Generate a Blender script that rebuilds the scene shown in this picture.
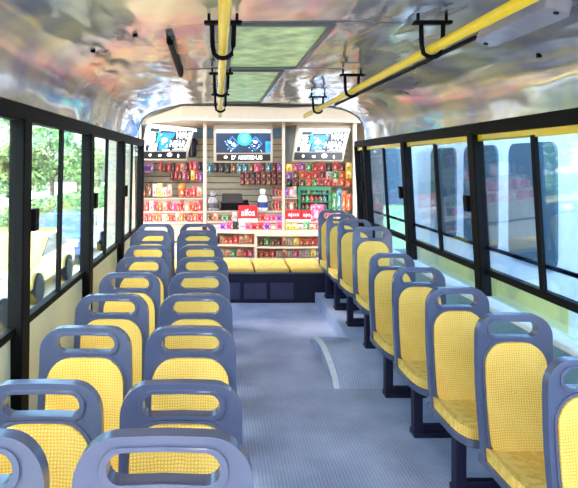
import bpy, bmesh, math, random
from mathutils import Vector, Matrix, noise
for o in list(bpy.data.objects): bpy.data.objects.remove(o)
S = bpy.context.scene
COL = S.collection
rnd = random.Random(7)
PI = math.pi

# ---------------------------------------------------------------- camera, sky, sun, exposure
CAMZ = 1.9; F = 600.0; VX = 218.0; VY = 162.0
cam = bpy.data.cameras.new('camera'); camo = bpy.data.objects.new('camera', cam); COL.objects.link(camo)
camo.location = (0, 0, CAMZ); camo.rotation_euler = (PI/2, 0, 0)
cam.sensor_width = 36; cam.lens = F/578*36
cam.shift_x = (289-VX)/578; cam.shift_y = -(244-VY)/578
cam.clip_start = 0.05; cam.clip_end = 500
S.camera = camo
S.view_settings.view_transform = 'Standard'; S.view_settings.look = 'None'
S.view_settings.gamma = 1; S.view_settings.use_curve_mapping = False
S.view_settings.exposure = 1.95
w = bpy.data.worlds.new('sky'); S.world = w; w.use_nodes = True
wn = w.node_tree.nodes; wl = w.node_tree.links
bg = wn['Background']; sky = wn.new('ShaderNodeTexSky'); sky.sky_type = 'NISHITA'
sky.sun_disc = False; sky.sun_elevation = math.radians(55); sky.sun_rotation = math.radians(200)
sky.air_density = 1.0; sky.dust_density = 3.0
wl.new(sky.outputs[0], bg.inputs[0]); bg.inputs[1].default_value = 0.52
sun = bpy.data.lights.new('sun', 'SUN'); sun.energy = 1.3; sun.angle = math.radians(12); sun.color = (1, .96, .9)
suno = bpy.data.objects.new('sun', sun); COL.objects.link(suno); suno.rotation_euler = (math.radians(-18), math.radians(-30), 0)
CYC = S.cycles if hasattr(S, 'cycles') else None
if CYC:
    CYC.max_bounces = 10; CYC.diffuse_bounces = 6; CYC.transparent_max_bounces = 16; CYC.sample_clamp_indirect = 8

# ---------------------------------------------------------------- helpers
def K(x, y, D):
    return Vector(((x-VX)*D/F, D, CAMZ-(y-VY)*D/F))
def lin(c):
    return tuple(((v/255)/12.92 if v/255 <= .04045 else ((v/255+.055)/1.055)**2.4) for v in c)
MC = {}
def mat(name, rgb, rough=.5, metal=0, emit=0, spec=.5, var=.08, scale=12, bump=0, bscale=60, coat=0):
    if name in MC: return MC[name]
    m = bpy.data.materials.new(name); m.use_nodes = True; n = m.node_tree.nodes; l = m.node_tree.links
    b = n['Principled BSDF']; c = lin(rgb)
    b.inputs['Roughness'].default_value = rough; b.inputs['Metallic'].default_value = metal
    b.inputs['Specular IOR Level'].default_value = spec; b.inputs['Coat Weight'].default_value = coat
    tc = n.new('ShaderNodeTexCoord'); nz = n.new('ShaderNodeTexNoise'); nz.inputs['Scale'].default_value = scale
    nz.inputs['Detail'].default_value = 4
    l.new(tc.outputs['Object'], nz.inputs['Vector'])
    r = n.new('ShaderNodeValToRGB'); r.color_ramp.elements[0].position = .3; r.color_ramp.elements[1].position = .7
    r.color_ramp.elements[0].color = tuple(max(0, v*(1-var)) for v in c)+(1,)
    r.color_ramp.elements[1].color = tuple(min(1, v*(1+var)) for v in c)+(1,)
    l.new(nz.outputs[0], r.inputs[0]); l.new(r.outputs[0], b.inputs['Base Color'])
    if bump:
        n2 = n.new('ShaderNodeTexNoise'); n2.inputs['Scale'].default_value = bscale; l.new(tc.outputs['Object'], n2.inputs['Vector'])
        bp = n.new('ShaderNodeBump'); bp.inputs['Strength'].default_value = bump; bp.inputs['Distance'].default_value = .02
        l.new(n2.outputs[0], bp.inputs['Height']); l.new(bp.outputs[0], b.inputs['Normal'])
    if emit:
        l.new(r.outputs[0], b.inputs['Emission Color']); b.inputs['Emission Strength'].default_value = emit
    MC[name] = m; return m
def printed(name, cols, scale=30):
    """busy printed packaging: voronoi cells in a few colours"""
    if name in MC: return MC[name]
    m = bpy.data.materials.new(name); m.use_nodes = True; n = m.node_tree.nodes; l = m.node_tree.links
    b = n['Principled BSDF']; b.inputs['Roughness'].default_value = .35
    tc = n.new('ShaderNodeTexCoord'); v = n.new('ShaderNodeTexVoronoi'); v.inputs['Scale'].default_value = scale
    l.new(tc.outputs['Object'], v.inputs['Vector'])
    sp = n.new('ShaderNodeSeparateColor'); l.new(v.outputs['Color'], sp.inputs[0])
    r = n.new('ShaderNodeValToRGB'); r.color_ramp.interpolation = 'CONSTANT'
    e = r.color_ramp.elements
    e[0].position = 0; e[0].color = lin(cols[0])+(1,)
    e[1].position = .4; e[1].color = lin(cols[1])+(1,)
    for i, c in enumerate(cols[2:]):
        q = e.new(.62+.36*i/max(1, len(cols)-2)); q.color = lin(c)+(1,)
    l.new(sp.outputs[0], r.inputs[0]); l.new(r.outputs[0], b.inputs['Base Color'])
    MC[name] = m; return m
def weave(name, a, bcol):
    m = bpy.data.materials.new(name); m.use_nodes = True; n = m.node_tree.nodes; l = m.node_tree.links
    b = n['Principled BSDF']; b.inputs['Roughness'].default_value = .8; b.inputs['Specular IOR Level'].default_value = .2
    tc = n.new('ShaderNodeTexCoord')
    def wv(d):
        q = n.new('ShaderNodeTexWave'); q.bands_direction = d; q.inputs['Scale'].default_value = 26; q.inputs['Distortion'].default_value = 3.0
        q.inputs['Detail'].default_value = 1; l.new(tc.outputs['Object'], q.inputs['Vector']); return q
    x, y = wv('X'), wv('Z')
    mx = n.new('ShaderNodeMath'); mx.operation = 'MULTIPLY'; l.new(x.outputs['Fac'], mx.inputs[0]); l.new(y.outputs['Fac'], mx.inputs[1])
    nz = n.new('ShaderNodeTexNoise'); nz.inputs['Scale'].default_value = 9; l.new(tc.outputs['Object'], nz.inputs['Vector'])
    ad = n.new('ShaderNodeMath'); ad.operation = 'MULTIPLY_ADD'; l.new(nz.outputs[0], ad.inputs[0]); ad.inputs[1].default_value = .5
    l.new(mx.outputs[0], ad.inputs[2])
    r = n.new('ShaderNodeValToRGB'); r.color_ramp.elements[0].position = .2; r.color_ramp.elements[1].position = .75
    r.color_ramp.elements[0].color = lin(bcol)+(1,); r.color_ramp.elements[1].color = lin(a)+(1,)
    l.new(ad.outputs[0], r.inputs[0]); l.new(r.outputs[0], b.inputs['Base Color'])
    bp = n.new('ShaderNodeBump'); bp.inputs['Strength'].default_value = .25; bp.inputs['Distance'].default_value = .01
    l.new(mx.outputs[0], bp.inputs['Height']); l.new(bp.outputs[0], b.inputs['Normal'])
    return m
def glassmat(name, tint, gl=.12):
    m = bpy.data.materials.new(name); m.use_nodes = True; n = m.node_tree.nodes; l = m.node_tree.links
    out = n['Material Output']; n.remove(n['Principled BSDF'])
    t = n.new('ShaderNodeBsdfTransparent'); t.inputs[0].default_value = tint+(1,)
    g = n.new('ShaderNodeBsdfGlossy'); g.inputs['Roughness'].default_value = .03
    fr = n.new('ShaderNodeFresnel'); fr.inputs[0].default_value = 1.45
    ad = n.new('ShaderNodeMath'); ad.operation = 'MULTIPLY'; ad.inputs[1].default_value = gl*5; l.new(fr.outputs[0], ad.inputs[0]); ad.use_clamp = True
    mx = n.new('ShaderNodeMixShader'); l.new(ad.outputs[0], mx.inputs[0]); l.new(t.outputs[0], mx.inputs[1]); l.new(g.outputs[0], mx.inputs[2])
    l.new(mx.outputs[0], out.inputs[0]); return m

def box(bm, x0, x1, y0, y1, z0, z1, M=None):
    vs = [bm.verts.new((x, y, z)) for z in (z0, z1) for y in (y0, y1) for x in (x0, x1)]
    if M is not None:
        for v in vs: v.co = M @ v.co
    for f in ((0,2,3,1),(4,5,7,6),(0,1,5,4),(2,6,7,3),(0,4,6,2),(1,3,7,5)): bm.faces.new([vs[i] for i in f])
    return vs
def hexa(bm, lo, hi):
    """solid between two quads (4 points each, same winding)"""
    a = [bm.verts.new(p) for p in lo]; b = [bm.verts.new(p) for p in hi]
    bm.faces.new(a[::-1]); bm.faces.new(b)
    for i in range(4): bm.faces.new((a[i], a[(i+1)%4], b[(i+1)%4], b[i]))
def tube(bm, pts, r, n=10, cap=True):
    rings = []
    for i, p in enumerate(pts):
        p = Vector(p); d = (Vector(pts[min(i+1, len(pts)-1)])-Vector(pts[max(i-1, 0)])).normalized()
        up = Vector((0,0,1)) if abs(d.z) < .95 else Vector((1,0,0))
        a = d.cross(up).normalized(); b = a.cross(d).normalized()
        rings.append([bm.verts.new(p+a*r*math.cos(2*PI*k/n)+b*r*math.sin(2*PI*k/n)) for k in range(n)])
    for q, s in zip(rings, rings[1:]):
        for k in range(n): bm.faces.new((q[k], q[(k+1)%n], s[(k+1)%n], s[k]))
    if cap: bm.faces.new(rings[0][::-1]); bm.faces.new(rings[-1])
def lathe(bm, prof, n=16, c=(0,0,0)):
    rings = [[bm.verts.new((c[0]+r*math.cos(2*PI*k/n), c[1]+r*math.sin(2*PI*k/n), c[2]+z)) for k in range(n)] for r, z in prof]
    for q, s in zip(rings, rings[1:]):
        for k in range(n): bm.faces.new((q[k], q[(k+1)%n], s[(k+1)%n], s[k]))
    bm.faces.new(rings[0][::-1]); bm.faces.new(rings[-1])
def prism(bm, loop, y0, y1):
    a = [bm.verts.new((x, y0, z)) for x, z in loop]; b = [bm.verts.new((x, y1, z)) for x, z in loop]
    bm.faces.new(a); bm.faces.new(b[::-1])
    for i in range(len(a)): bm.faces.new((a[i], b[i], b[(i+1)%len(a)], a[(i+1)%len(a)]))
def link(name, bm, m, parent=None, bevel=0, smooth=False, seg=2):
    bmesh.ops.recalc_face_normals(bm, faces=bm.faces)
    me = bpy.data.meshes.new(name); bm.to_mesh(me); bm.free()
    me.materials.append(m)
    o = bpy.data.objects.new(name, me); COL.objects.link(o); o.parent = parent
    if smooth or bevel:
        for p in me.polygons: p.use_smooth = True
        try: me.set_sharp_from_angle(angle=math.radians(50 if not bevel else 40))
        except Exception: pass
    if bevel:
        b = o.modifiers.new('bevel', 'BEVEL'); b.width = bevel; b.segments = seg; b.limit_method = 'ANGLE'; b.angle_limit = math.radians(40)
        b.harden_normals = False
    return o
def tag(o, label=None, cat=None, group=None, kind=None):
    if label: o['label'] = label
    if cat: o['category'] = cat
    if group: o['group'] = group
    if kind: o['kind'] = kind
    return o
def empty(name, loc=(0,0,0), label=None, cat=None, group=None):
    o = bpy.data.objects.new(name, None); COL.objects.link(o); o.location = loc; o.empty_display_size = .1
    return tag(o, label, cat, group)
def struct(name, bm, m, label, cat, **k):
    return tag(link(name, bm, m, **k), label, cat, None, 'structure')
def B(): return bmesh.new()
def copy_tree(o, parent=None):
    c = o.copy(); COL.objects.link(c)
    if parent is not None: c.parent = parent
    for ch in list(o.children): copy_tree(ch, c)
    return c
ORD = ['nearest', 'second nearest', 'third nearest', 'fourth nearest', 'fifth nearest', 'sixth nearest', 'third farthest', 'second farthest', 'farthest']
NTH = ['first','second','third','fourth','fifth','sixth','seventh','eighth','ninth','tenth','eleventh','twelfth','thirteenth','fourteenth','fifteenth','sixteenth','seventeenth','eighteenth']
def rrect(x0, x1, z0, z1, r, n=5):
    """rounded rectangle; r one radius or (bl, br, tr, tl)"""
    if not isinstance(r, (tuple, list)): r = (r,)*4
    pts = []
    for (cx, cz, a0), q in zip(((x0, z0, PI), (x1, z0, 1.5*PI), (x1, z1, 0), (x0, z1, .5*PI)), r):
        sx = 1 if cx == x0 else -1; sz = 1 if cz == z0 else -1
        for k in range(n+1):
            a = a0+PI/2*k/n
            pts.append((cx+sx*q+q*math.cos(a), cz+sz*q+q*math.sin(a)))
    return pts
def plate(loops, y0, y1, cutz=(), cutx=(), warp=None):
    """thick plate in xz from an outer loop and holes"""
    bm = B(); ed = []
    for L in loops:
        vs = [bm.verts.new((x, y0, z)) for x, z in L]
        ed += [bm.edges.new((vs[i], vs[(i+1)%len(vs)])) for i in range(len(vs))]
    bmesh.ops.triangle_fill(bm, use_beauty=True, edges=ed)
    for z in cutz:
        bmesh.ops.bisect_plane(bm, geom=bm.verts[:]+bm.edges[:]+bm.faces[:], plane_co=(0,0,z), plane_no=(0,0,1))
    for x in cutx:
        bmesh.ops.bisect_plane(bm, geom=bm.verts[:]+bm.edges[:]+bm.faces[:], plane_co=(x,0,0), plane_no=(1,0,0))
    g = bmesh.ops.extrude_face_region(bm, geom=bm.faces[:])
    for v in g['geom']:
        if isinstance(v, bmesh.types.BMVert): v.co.y = y1
    if warp:
        for v in bm.verts: v.co = warp(v.co)
    return bm

# ---------------------------------------------------------------- materials
BLUE = mat('blue_plastic', (76, 82, 108), .22, spec=.9, var=.05)
BLACK = mat('black_rubber', (7, 7, 9), .6, spec=.1)
NAVY = mat('navy_metal', (24, 24, 48), .5, spec=.25)
YEL = weave('yellow_weave', (248, 214, 118), (228, 168, 64))
YPAINT = mat('yellow_paint', (240, 200, 30), .25, var=.04)
WHITEP = mat('white_paint', (228, 228, 224), .4)
BEIGE = mat('beige_laminate', (176, 160, 138), .45, var=.04)
CREAM = mat('cream_panel', (246, 236, 190), .35, var=.08, scale=3)
GLASS = glassmat('window_glass', (.82, .92, .90), .06)
GLASSR = glassmat('bluish_glass', (.64, .77, .87), .06)
def floormat():
    m = bpy.data.materials.new('ribbed_floor'); m.use_nodes = True; n = m.node_tree.nodes; l = m.node_tree.links
    b = n['Principled BSDF']; b.inputs['Roughness'].default_value = .38; b.inputs['Specular IOR Level'].default_value = .5
    tc = n.new('ShaderNodeTexCoord'); wv = n.new('ShaderNodeTexWave'); wv.bands_direction = 'X'; wv.inputs['Scale'].default_value = 14
    wv.inputs['Distortion'].default_value = .3; l.new(tc.outputs['Object'], wv.inputs['Vector'])
    nz = n.new('ShaderNodeTexNoise'); nz.inputs['Scale'].default_value = 2.2; nz.inputs['Detail'].default_value = 6; l.new(tc.outputs['Object'], nz.inputs['Vector'])
    n3 = n.new('ShaderNodeTexNoise'); n3.inputs['Scale'].default_value = 70; l.new(tc.outputs['Object'], n3.inputs['Vector'])
    a = n.new('ShaderNodeMath'); a.operation = 'MULTIPLY_ADD'; l.new(wv.outputs['Fac'], a.inputs[0]); a.inputs[1].default_value = .22; l.new(nz.outputs[0], a.inputs[2])
    a2 = n.new('ShaderNodeMath'); a2.operation = 'MULTIPLY_ADD'; l.new(n3.outputs[0], a2.inputs[0]); a2.inputs[1].default_value = .3; l.new(a.outputs[0], a2.inputs[2])
    r = n.new('ShaderNodeValToRGB'); r.color_ramp.elements[0].position = .4; r.color_ramp.elements[1].position = 1.0
    r.color_ramp.elements[0].color = lin((122, 129, 158))+(1,); r.color_ramp.elements[1].color = lin((190, 196, 220))+(1,)
    l.new(a2.outputs[0], r.inputs[0]); l.new(r.outputs[0], b.inputs['Base Color'])
    bp = n.new('ShaderNodeBump'); bp.inputs['Strength'].default_value = .3; bp.inputs['Distance'].default_value = .004
    l.new(wv.outputs['Fac'], bp.inputs['Height']); l.new(bp.outputs[0], b.inputs['Normal'])
    return m
FLOOR = floormat()
def ceilmat():
    m = bpy.data.materials.new('glossy_ceiling'); m.use_nodes = True; n = m.node_tree.nodes; l = m.node_tree.links
    b = n['Principled BSDF']; b.inputs['Roughness'].default_value = .13; b.inputs['Metallic'].default_value = .5
    tc = n.new('ShaderNodeTexCoord'); nz = n.new('ShaderNodeTexNoise'); nz.inputs['Scale'].default_value = 1.6; nz.inputs['Detail'].default_value = 3
    l.new(tc.outputs['Object'], nz.inputs['Vector'])
    r = n.new('ShaderNodeValToRGB'); r.color_ramp.elements[0].position = .38; r.color_ramp.elements[1].position = .62; r.color_ramp.elements[0].color = lin((160, 158, 172))+(1,); r.color_ramp.elements[1].color = lin((214, 204, 168))+(1,)
    l.new(nz.outputs[0], r.inputs[0]); l.new(r.outputs[0], b.inputs['Base Color'])
    mp = n.new('ShaderNodeMapping'); mp.inputs['Scale'].default_value = (2.2, .8, 2.2); l.new(tc.outputs['Object'], mp.inputs[0])
    n2 = n.new('ShaderNodeTexNoise'); n2.inputs['Scale'].default_value = 1.9; n2.inputs['Detail'].default_value = 1.6; l.new(mp.outputs[0], n2.inputs['Vector'])
    bp = n.new('ShaderNodeBump'); bp.inputs['Strength'].default_value = .22; bp.inputs['Distance'].default_value = .10
    l.new(n2.outputs[0], bp.inputs['Height']); l.new(bp.outputs[0], b.inputs['Normal'])
    return m
CEIL = ceilmat()
def greenreflmat():  # reflected green of the trees painted as translucent colour
    m = bpy.data.materials.new('green_translucent'); m.use_nodes = True; n = m.node_tree.nodes; l = m.node_tree.links
    out = n['Material Output']; b = n['Principled BSDF']; b.inputs['Roughness'].default_value = .3
    tc = n.new('ShaderNodeTexCoord'); nz = n.new('ShaderNodeTexNoise'); nz.inputs['Scale'].default_value = 7; nz.inputs['Detail'].default_value = 5
    l.new(tc.outputs['Object'], nz.inputs['Vector'])
    r = n.new('ShaderNodeValToRGB'); r.color_ramp.elements[0].position = .35; r.color_ramp.elements[1].position = .65
    r.color_ramp.elements[0].color = lin((142, 162, 128))+(1,); r.color_ramp.elements[1].color = lin((196, 210, 168))+(1,)
    l.new(nz.outputs[0], r.inputs[0]); l.new(r.outputs[0], b.inputs['Base Color'])
    t = n.new('ShaderNodeBsdfTranslucent'); l.new(r.outputs[0], t.inputs[0])
    mx = n.new('ShaderNodeMixShader'); mx.inputs[0].default_value = .3
    l.new(b.outputs[0], mx.inputs[1]); l.new(t.outputs[0], mx.inputs[2]); l.new(mx.outputs[0], out.inputs[0])
    return m
GREENREFL = greenreflmat()

# ---------------------------------------------------------------- bus shell
Y0, Y1 = -1.9, 8.1
XL, XR = -1.05, 1.95
def xl(z): return XL+max(0, z-1.04)*.022
def xr(z): return XR-max(0, z-1.04)*.062
bm = B(); box(bm, XL-.06, XR+.06, Y0, 8.95, -.08, 0)
struct('floor', bm, FLOOR, 'blue-grey ribbed vinyl floor running down the bus aisle', 'floor')
bm = B(); box(bm, -1.9, 2.9, 8.96, 11.2, -.9, 0)
struct('floor_rear', bm, mat('concrete', (150, 146, 140), .8), 'grey concrete slab beneath the sweet kiosk', 'floor')
# side walls below the windows
bm = B(); box(bm, XL-.06, XL, Y0, Y1, 0, 1.02)
struct('wall_left', bm, CREAM, 'cream panelled lower wall under the left windows', 'wall')
bm = B(); box(bm, XR, XR+.06, Y0, Y1, 0, .90)
struct('wall_right', bm, mat('teal_panel', (120, 160, 178), .3, var=.1, scale=4), 'pale teal lower wall under the right windows', 'wall')
bm = B(); box(bm, XR-.12, XR+.02, Y0, Y1, .895, .93)
struct('trim_1', bm, WHITEP, 'white ledge along the right wall behind the single seats', 'trim', bevel=.008)
bm = B(); box(bm, XL-.06, XR+.06, Y0-.06, Y0, 0, 1.05)
struct('wall_front', bm, CREAM, 'cream front bulkhead under the windscreen', 'wall')
# lower panes right, between ledge and sill
bm = B(); box(bm, XR-.005, XR+.005, Y0, Y1, .93, 1.09)
struct('window_9', bm, GLASSR, 'long low pane under the right window rail', 'window')
# sills
bm = B(); box(bm, XL-.03, XL+.025, Y0, Y1, 1.02, 1.06)
struct('trim_2', bm, BLACK, 'black sill rail under the left windows', 'trim', bevel=.006)
bm = B(); box(bm, XR-.025, XR+.03, Y0, Y1, 1.085, 1.135)
struct('trim_3', bm, BLACK, 'black sill rail under the right windows', 'trim', bevel=.006)
# headers
bm = B(); box(bm, xl(2.2)-.03, xl(2.2)+.035, Y0, Y1, 2.11, 2.20)
struct('trim_4', bm, BLACK, 'black header bar above the left windows', 'trim', bevel=.008)
bm = B(); box(bm, xr(2.2)-.04, xr(2.2)+.05, Y0, Y1, 2.095, 2.18)
struct('trim_5', bm, BLACK, 'black header bar above the right windows', 'trim', bevel=.008)
bm = B(); box(bm, xr(2.05)-.015, xr(2.05)+.03, Y0, Y1, 2.05, 2.097)
struct('trim_6', bm, YPAINT, 'narrow yellow strip along the top of the right windows', 'trim')
# pillars
nt = 7
def pillar(side, y, wd, lab):
    global nt
    bm = B(); fx = xl if side == 'L' else xr; s = 1 if side == 'L' else -1
    lo = 0.3 if side == 'L' else .93; d = .05
    def q(z): return [(fx(z)-.03*s, y-wd/2, z), (fx(z)+d*s, y-wd/2, z), (fx(z)+d*s, y+wd/2, z), (fx(z)-.03*s, y+wd/2, z)]
    hexa(bm, q(lo), q(2.12))
    struct('trim_%d' % nt, bm, BLACK, lab, 'pillar', bevel=.008); nt += 1
PLY = [-.1, 1.5, 3.1, 4.7, 6.3, 7.9]
PRY = [-.45, 1.15, 2.75, 4.38, 6.0, 7.6]
for i, y in enumerate(PLY): pillar('L', y, .13, 'black window pillar on the left side, %s from the front of the bus' % NTH[i])
for i, y in enumerate(PRY): pillar('R', y, .11, 'black window pillar on the right side, %s from the front of the bus' % NTH[i])
pillar('R', 8.08, .05, 'thin black end pillar at the rear of the right wall')
# windows
nw = 1
def window(side, y0, y1, lab):
    global nw
    fx = xl if side == 'L' else xr; s = 1 if side == 'L' else -1
    z0, z1 = (1.05, 2.12) if side == 'L' else (1.12, 2.06)
    t = empty('window_%d' % nw, (fx(z0), (y0+y1)/2, z0)); nw += 1
    tag(t, lab, 'window', None, 'structure'); L = Vector(t.location)
    ym = (y0+y1)/2
    def slab(a, b, off, th, za, zb):
        bm = B()
        def q(z): return [Vector((fx(z)+(off-th)*s, a, z))-L, Vector((fx(z)+(off+th)*s, a, z))-L, Vector((fx(z)+(off+th)*s, b, z))-L, Vector((fx(z)+(off-th)*s, b, z))-L]
        hexa(bm, q(za), q(zb)); return bm
    g = GLASS if side == 'L' else GLASSR
    link('glass_pane', slab(y0, ym, 0, .003, z0, z1), g, t)
    link('glass_pane', slab(ym, y1, .014, .003, z0, z1), g, t)
    link('mullion', slab(ym-.022, ym+.022, .01, .012, z0, z1), BLACK, t)
    if side == 'R':
        link('slide_rail', slab(y0, y1, -.012, .008, 1.27, 1.295), BLACK, t)
    zz = 1.62
    link('latch', slab(y0+.03, y0+.10, .05, .018, zz-.09, zz+.03), BLACK, t, bevel=.005)
ys = PLY
for i in range(5): window('L', ys[i]+.06, ys[i+1]-.06, 'sliding window pair on the left side, %s bay from the front' % NTH[i])
ys = PRY
for i in range(5): window('R', ys[i]+.05, ys[i+1]-.05, 'sliding window pair on the right side, %s bay from the front' % NTH[i])
nw = 11; window('R', 7.65, 8.06, 'short last window pane at the right rear corner')
# ceiling
PROF = [(-1.03, 2.18), (-1.02, 2.28), (-.995, 2.38), (-.93, 2.48), (-.82, 2.55), (-.62, 2.605), (-.35, 2.635), (.08, 2.65), (.42, 2.652), (.78, 2.65), (1.2, 2.635),
        (1.48, 2.60), (1.68, 2.54), (1.8, 2.46), (1.86, 2.36), (1.88, 2.26), (1.885, 2.17)]
def smoothprof(P, m=4):
    out = []
    for i in range(len(P)-1):
        p0 = P[max(0, i-1)]; p1 = P[i]; p2 = P[i+1]; p3 = P[min(len(P)-1, i+2)]
        for k in range(m):
            t = k/m
            out.append(tuple(.5*((2*p1[j])+(-p0[j]+p2[j])*t+(2*p0[j]-5*p1[j]+4*p2[j]-p3[j])*t*t+(-p0[j]+3*p1[j]-3*p2[j]+p3[j])*t**3) for j in (0, 1)))
    return out+[P[-1]]
SP = smoothprof(PROF)
YC = 7.7
HOLES = [(.08, .62, 3.26, 4.74), (.08, .52, 4.90, 7.45)]
ny = 100
yv = sorted(set([Y0+(YC-Y0)*k/ny for k in range(ny+1)]+[h for q in HOLES for h in q[2:]]))
SPX = SP+[]
# put exact columns at hole edges
def zat(x):
    for a, b in zip(SP, SP[1:]):
        if a[0] <= x <= b[0]: return a[1]+(b[1]-a[1])*(x-a[0])/(b[0]-a[0]+1e-9)
    return 2.6
for q in HOLES:
    for x in q[:2]:
        if all(abs(p[0]-x) > 1e-4 for p in SPX): SPX.append((x, zat(x)))
lowl = [p for p in SPX if p[0] < -.99 and p[1] < 2.37]; lowr = [p for p in SPX if p[0] > 1.85 and p[1] < 2.37]
mid = sorted([p for p in SPX if p not in lowl and p not in lowr])
SPX = sorted(lowl, key=lambda p: p[1])+mid+sorted(lowr, key=lambda p: -p[1])
bm = B()
def wob(x, y):
    inh = 0
    return .012*noise.noise((x*2.2, y*1.1, 3.1))*(1 if x < 0 or x > .9 else .3)
rows = [[bm.verts.new((x, y, z+wob(x, y)*min(1, max(0, (z-2.2)*5)))) for x, z in SPX] for y in yv]
for j in range(len(yv)-1):
    for i in range(len(SPX)-1):
        xm = (SPX[i][0]+SPX[i+1][0])/2; ym = (yv[j]+yv[j+1])/2
        if any(h[0] < xm < h[1] and h[2] < ym < h[3] for h in HOLES): continue
        bm.faces.new((rows[j][i], rows[j+1][i], rows[j+1][i+1], rows[j][i+1]))
ce = struct('ceiling', bm, CEIL, 'glossy rippled silver ceiling curving down to the window headers', 'ceiling', smooth=True)
md = ce.modifiers.new('thick', 'SOLIDIFY'); md.thickness = .03; md.offset = 1
if ce.data.polygons[0].normal.z > 0: md.offset = 1
else: md.offset = -1
# end cap arch rib at the rear, seams across the ceiling
SEAM = mat('grey_seam', (92, 94, 98), .4)
def arch(name, y, wd, th, lab, m=SEAM):
    bm = B(); P = [p for p in SP if (p[1] > 2.3 if y > 7 else -.3 < p[0] < 1.1)]
    for a, b in zip(P, P[1:]):
        hexa(bm, [(a[0], y, a[1]-th), (b[0], y, b[1]-th), (b[0], y+wd, b[1]-th), (a[0], y+wd, a[1]-th)],
             [(a[0], y, a[1]+.03), (b[0], y, b[1]+.03), (b[0], y+wd, b[1]+.03), (a[0], y+wd, a[1]+.03)])
    return struct(name, bm, m, lab, 'trim')
for i, y in enumerate((3.2, 4.79)):
    arch('trim_%d' % nt, y, .018, .004, 'thin grey ceiling seam across the bus, %s from the front' % NTH[i]); nt += 1
arch('trim_%d' % nt, YC-.02, .03, .004, 'dark edge rib where the bus ceiling ends above the kiosk', SEAM); nt += 1
for i, h in enumerate(HOLES):  # ceiling's green reflection built as made-up translucent panels that let daylight in
    lab = ['broad pale green translucent roof panel between two ceiling seams', 'narrow bright green translucent roof panel just before the kiosk canopy'][i]
    z = 2.655
    t = tag(empty('roof_panel', ((h[0]+h[1])/2, (h[2]+h[3])/2, z)), lab, 'roof panel'); c = t.location
    bm = B(); box(bm, h[0]-c[0]+.01, h[1]-c[0]-.01, h[2]-c[1]+.01, h[3]-c[1]-.01, -.006, .006); link('pane', bm, GREENREFL, t)
    bm = B(); a, b_, cc, d = h[0]-c[0], h[1]-c[0], h[2]-c[1], h[3]-c[1]; e = .02
    box(bm, a-e, b_+e, cc-e, cc+.012, -.02, .01); box(bm, a-e, b_+e, d-.012, d+e, -.02, .01)
    box(bm, a-e, a+.012, cc, d, -.02, .01); box(bm, b_-.012, b_+e, cc, d, -.02, .01); link('frame', bm, SEAM, t)
# rails and brackets
def rail(x, z, y0, y1, lab):
    bm = B(); tube(bm, [(x, y0, z), (x, y1, z)], .024, 16)
    return tag(link('grab_rail', bm, YPAINT, smooth=True), lab, 'rail')
RLX, RRX, RZ = .025, 1.06, 2.46
rail(RLX, RZ, -1.2, 7.3, 'yellow overhead grab rail running above the left seats')
rail(RRX, RZ, -1.2, 7.3, 'yellow overhead grab rail running above the right side of the aisle')
def bracket(x, y, lab):
    t = tag(empty('rail_bracket', (x, y, RZ)), lab, 'bracket', 'black rail brackets')
    ct = zat(x)-RZ-.004; top = ct-.04
    bm = B(); box(bm, -.095, .095, -.025, .025, top-.018, top)
    for q in (-.07, .07): box(bm, q-.008, q+.008, -.008, .008, top-.002, ct)
    link('mounting_plate', bm, BLACK, t, bevel=.006)
    bm = B(); pts = [(-.055, 0, top-.01), (-.052, 0, .02), (-.043, 0, -.022), (-.02, 0, -.038), (0, 0, -.041), (.02, 0, -.038), (.043, 0, -.022), (.052, 0, .02), (.055, 0, top-.01)]
    tube(bm, pts, .012, 8); link('strap_loop', bm, BLACK, t, smooth=True)
    return t
for k, y in enumerate((1.35, 3.0, 4.72, 6.2)): bracket(RLX, y, 'black U-shaped bracket on the left yellow rail, %s from the front' % NTH[k])
for k, y in enumerate((1.35, 2.97, 4.75, 6.36)): bracket(RRX, y, 'black U-shaped bracket on the right yellow rail, %s from the front' % NTH[k])
bm = B(); tube(bm, [(-.28, 3.5, 2.60), (-.30, 4.83, 2.60)], .02, 8)  # short black bar on two stubs up to the ceiling
for y in (3.53, 4.8): tube(bm, [(-.29, y, 2.60), (-.29, y, 2.66)], .014, 8)
tag(link('ceiling_grab_bar', bm, BLACK, smooth=True), 'short black bar fixed to the ceiling left of the left rail', 'bar')
bm = B()
P0 = [(RRX+.17, 2.4), (RRX+.10, 7.4)]
box(bm, 1.435, 1.465, 3.36, 7.4, 2.595, 2.64)  # dark shading under the right rail, built as a black strip
tag(link('cable_conduit', bm, BLACK), 'black cable conduit along the ceiling beside the right yellow rail', 'conduit')
# lamp on the right of the ceiling
def ceiling_lamp():
    t = tag(empty('ceiling_lamp', (1.47, 2.93, 2.578)), 'oblong frosted ceiling lamp cover at the upper right', 'lamp')
    M = Matrix.Rotation(math.radians(17), 4, 'Y')
    bm = plate([rrect(-.06, .06, -.38, .38, .056, 7)], -.03, .03)
    for v in bm.verts: v.co = M @ Vector((v.co.x, v.co.z, v.co.y-.004))
    link('lamp_cover', bm, mat('frosted_lamp', (150, 146, 160), .2, emit=0), t, bevel=.018, seg=3)
    bm = plate([rrect(-.072, .072, -.395, .395, .068, 7)], .02, .045)
    for v in bm.verts: v.co = M @ Vector((v.co.x, v.co.z, v.co.y))
    link('lamp_base', bm, mat('grey_metal', (120, 120, 128), .35, .5), t)
    for y in (-.34, .34):
        bm = B(); lathe(bm, [(.012, -.006), (.012, .0)], 10); bmesh.ops.transform(bm, matrix=M @ Matrix.Translation((0, y, -.034)), verts=bm.verts); link('screw', bm, BLACK, t)
ceiling_lamp()
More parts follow.
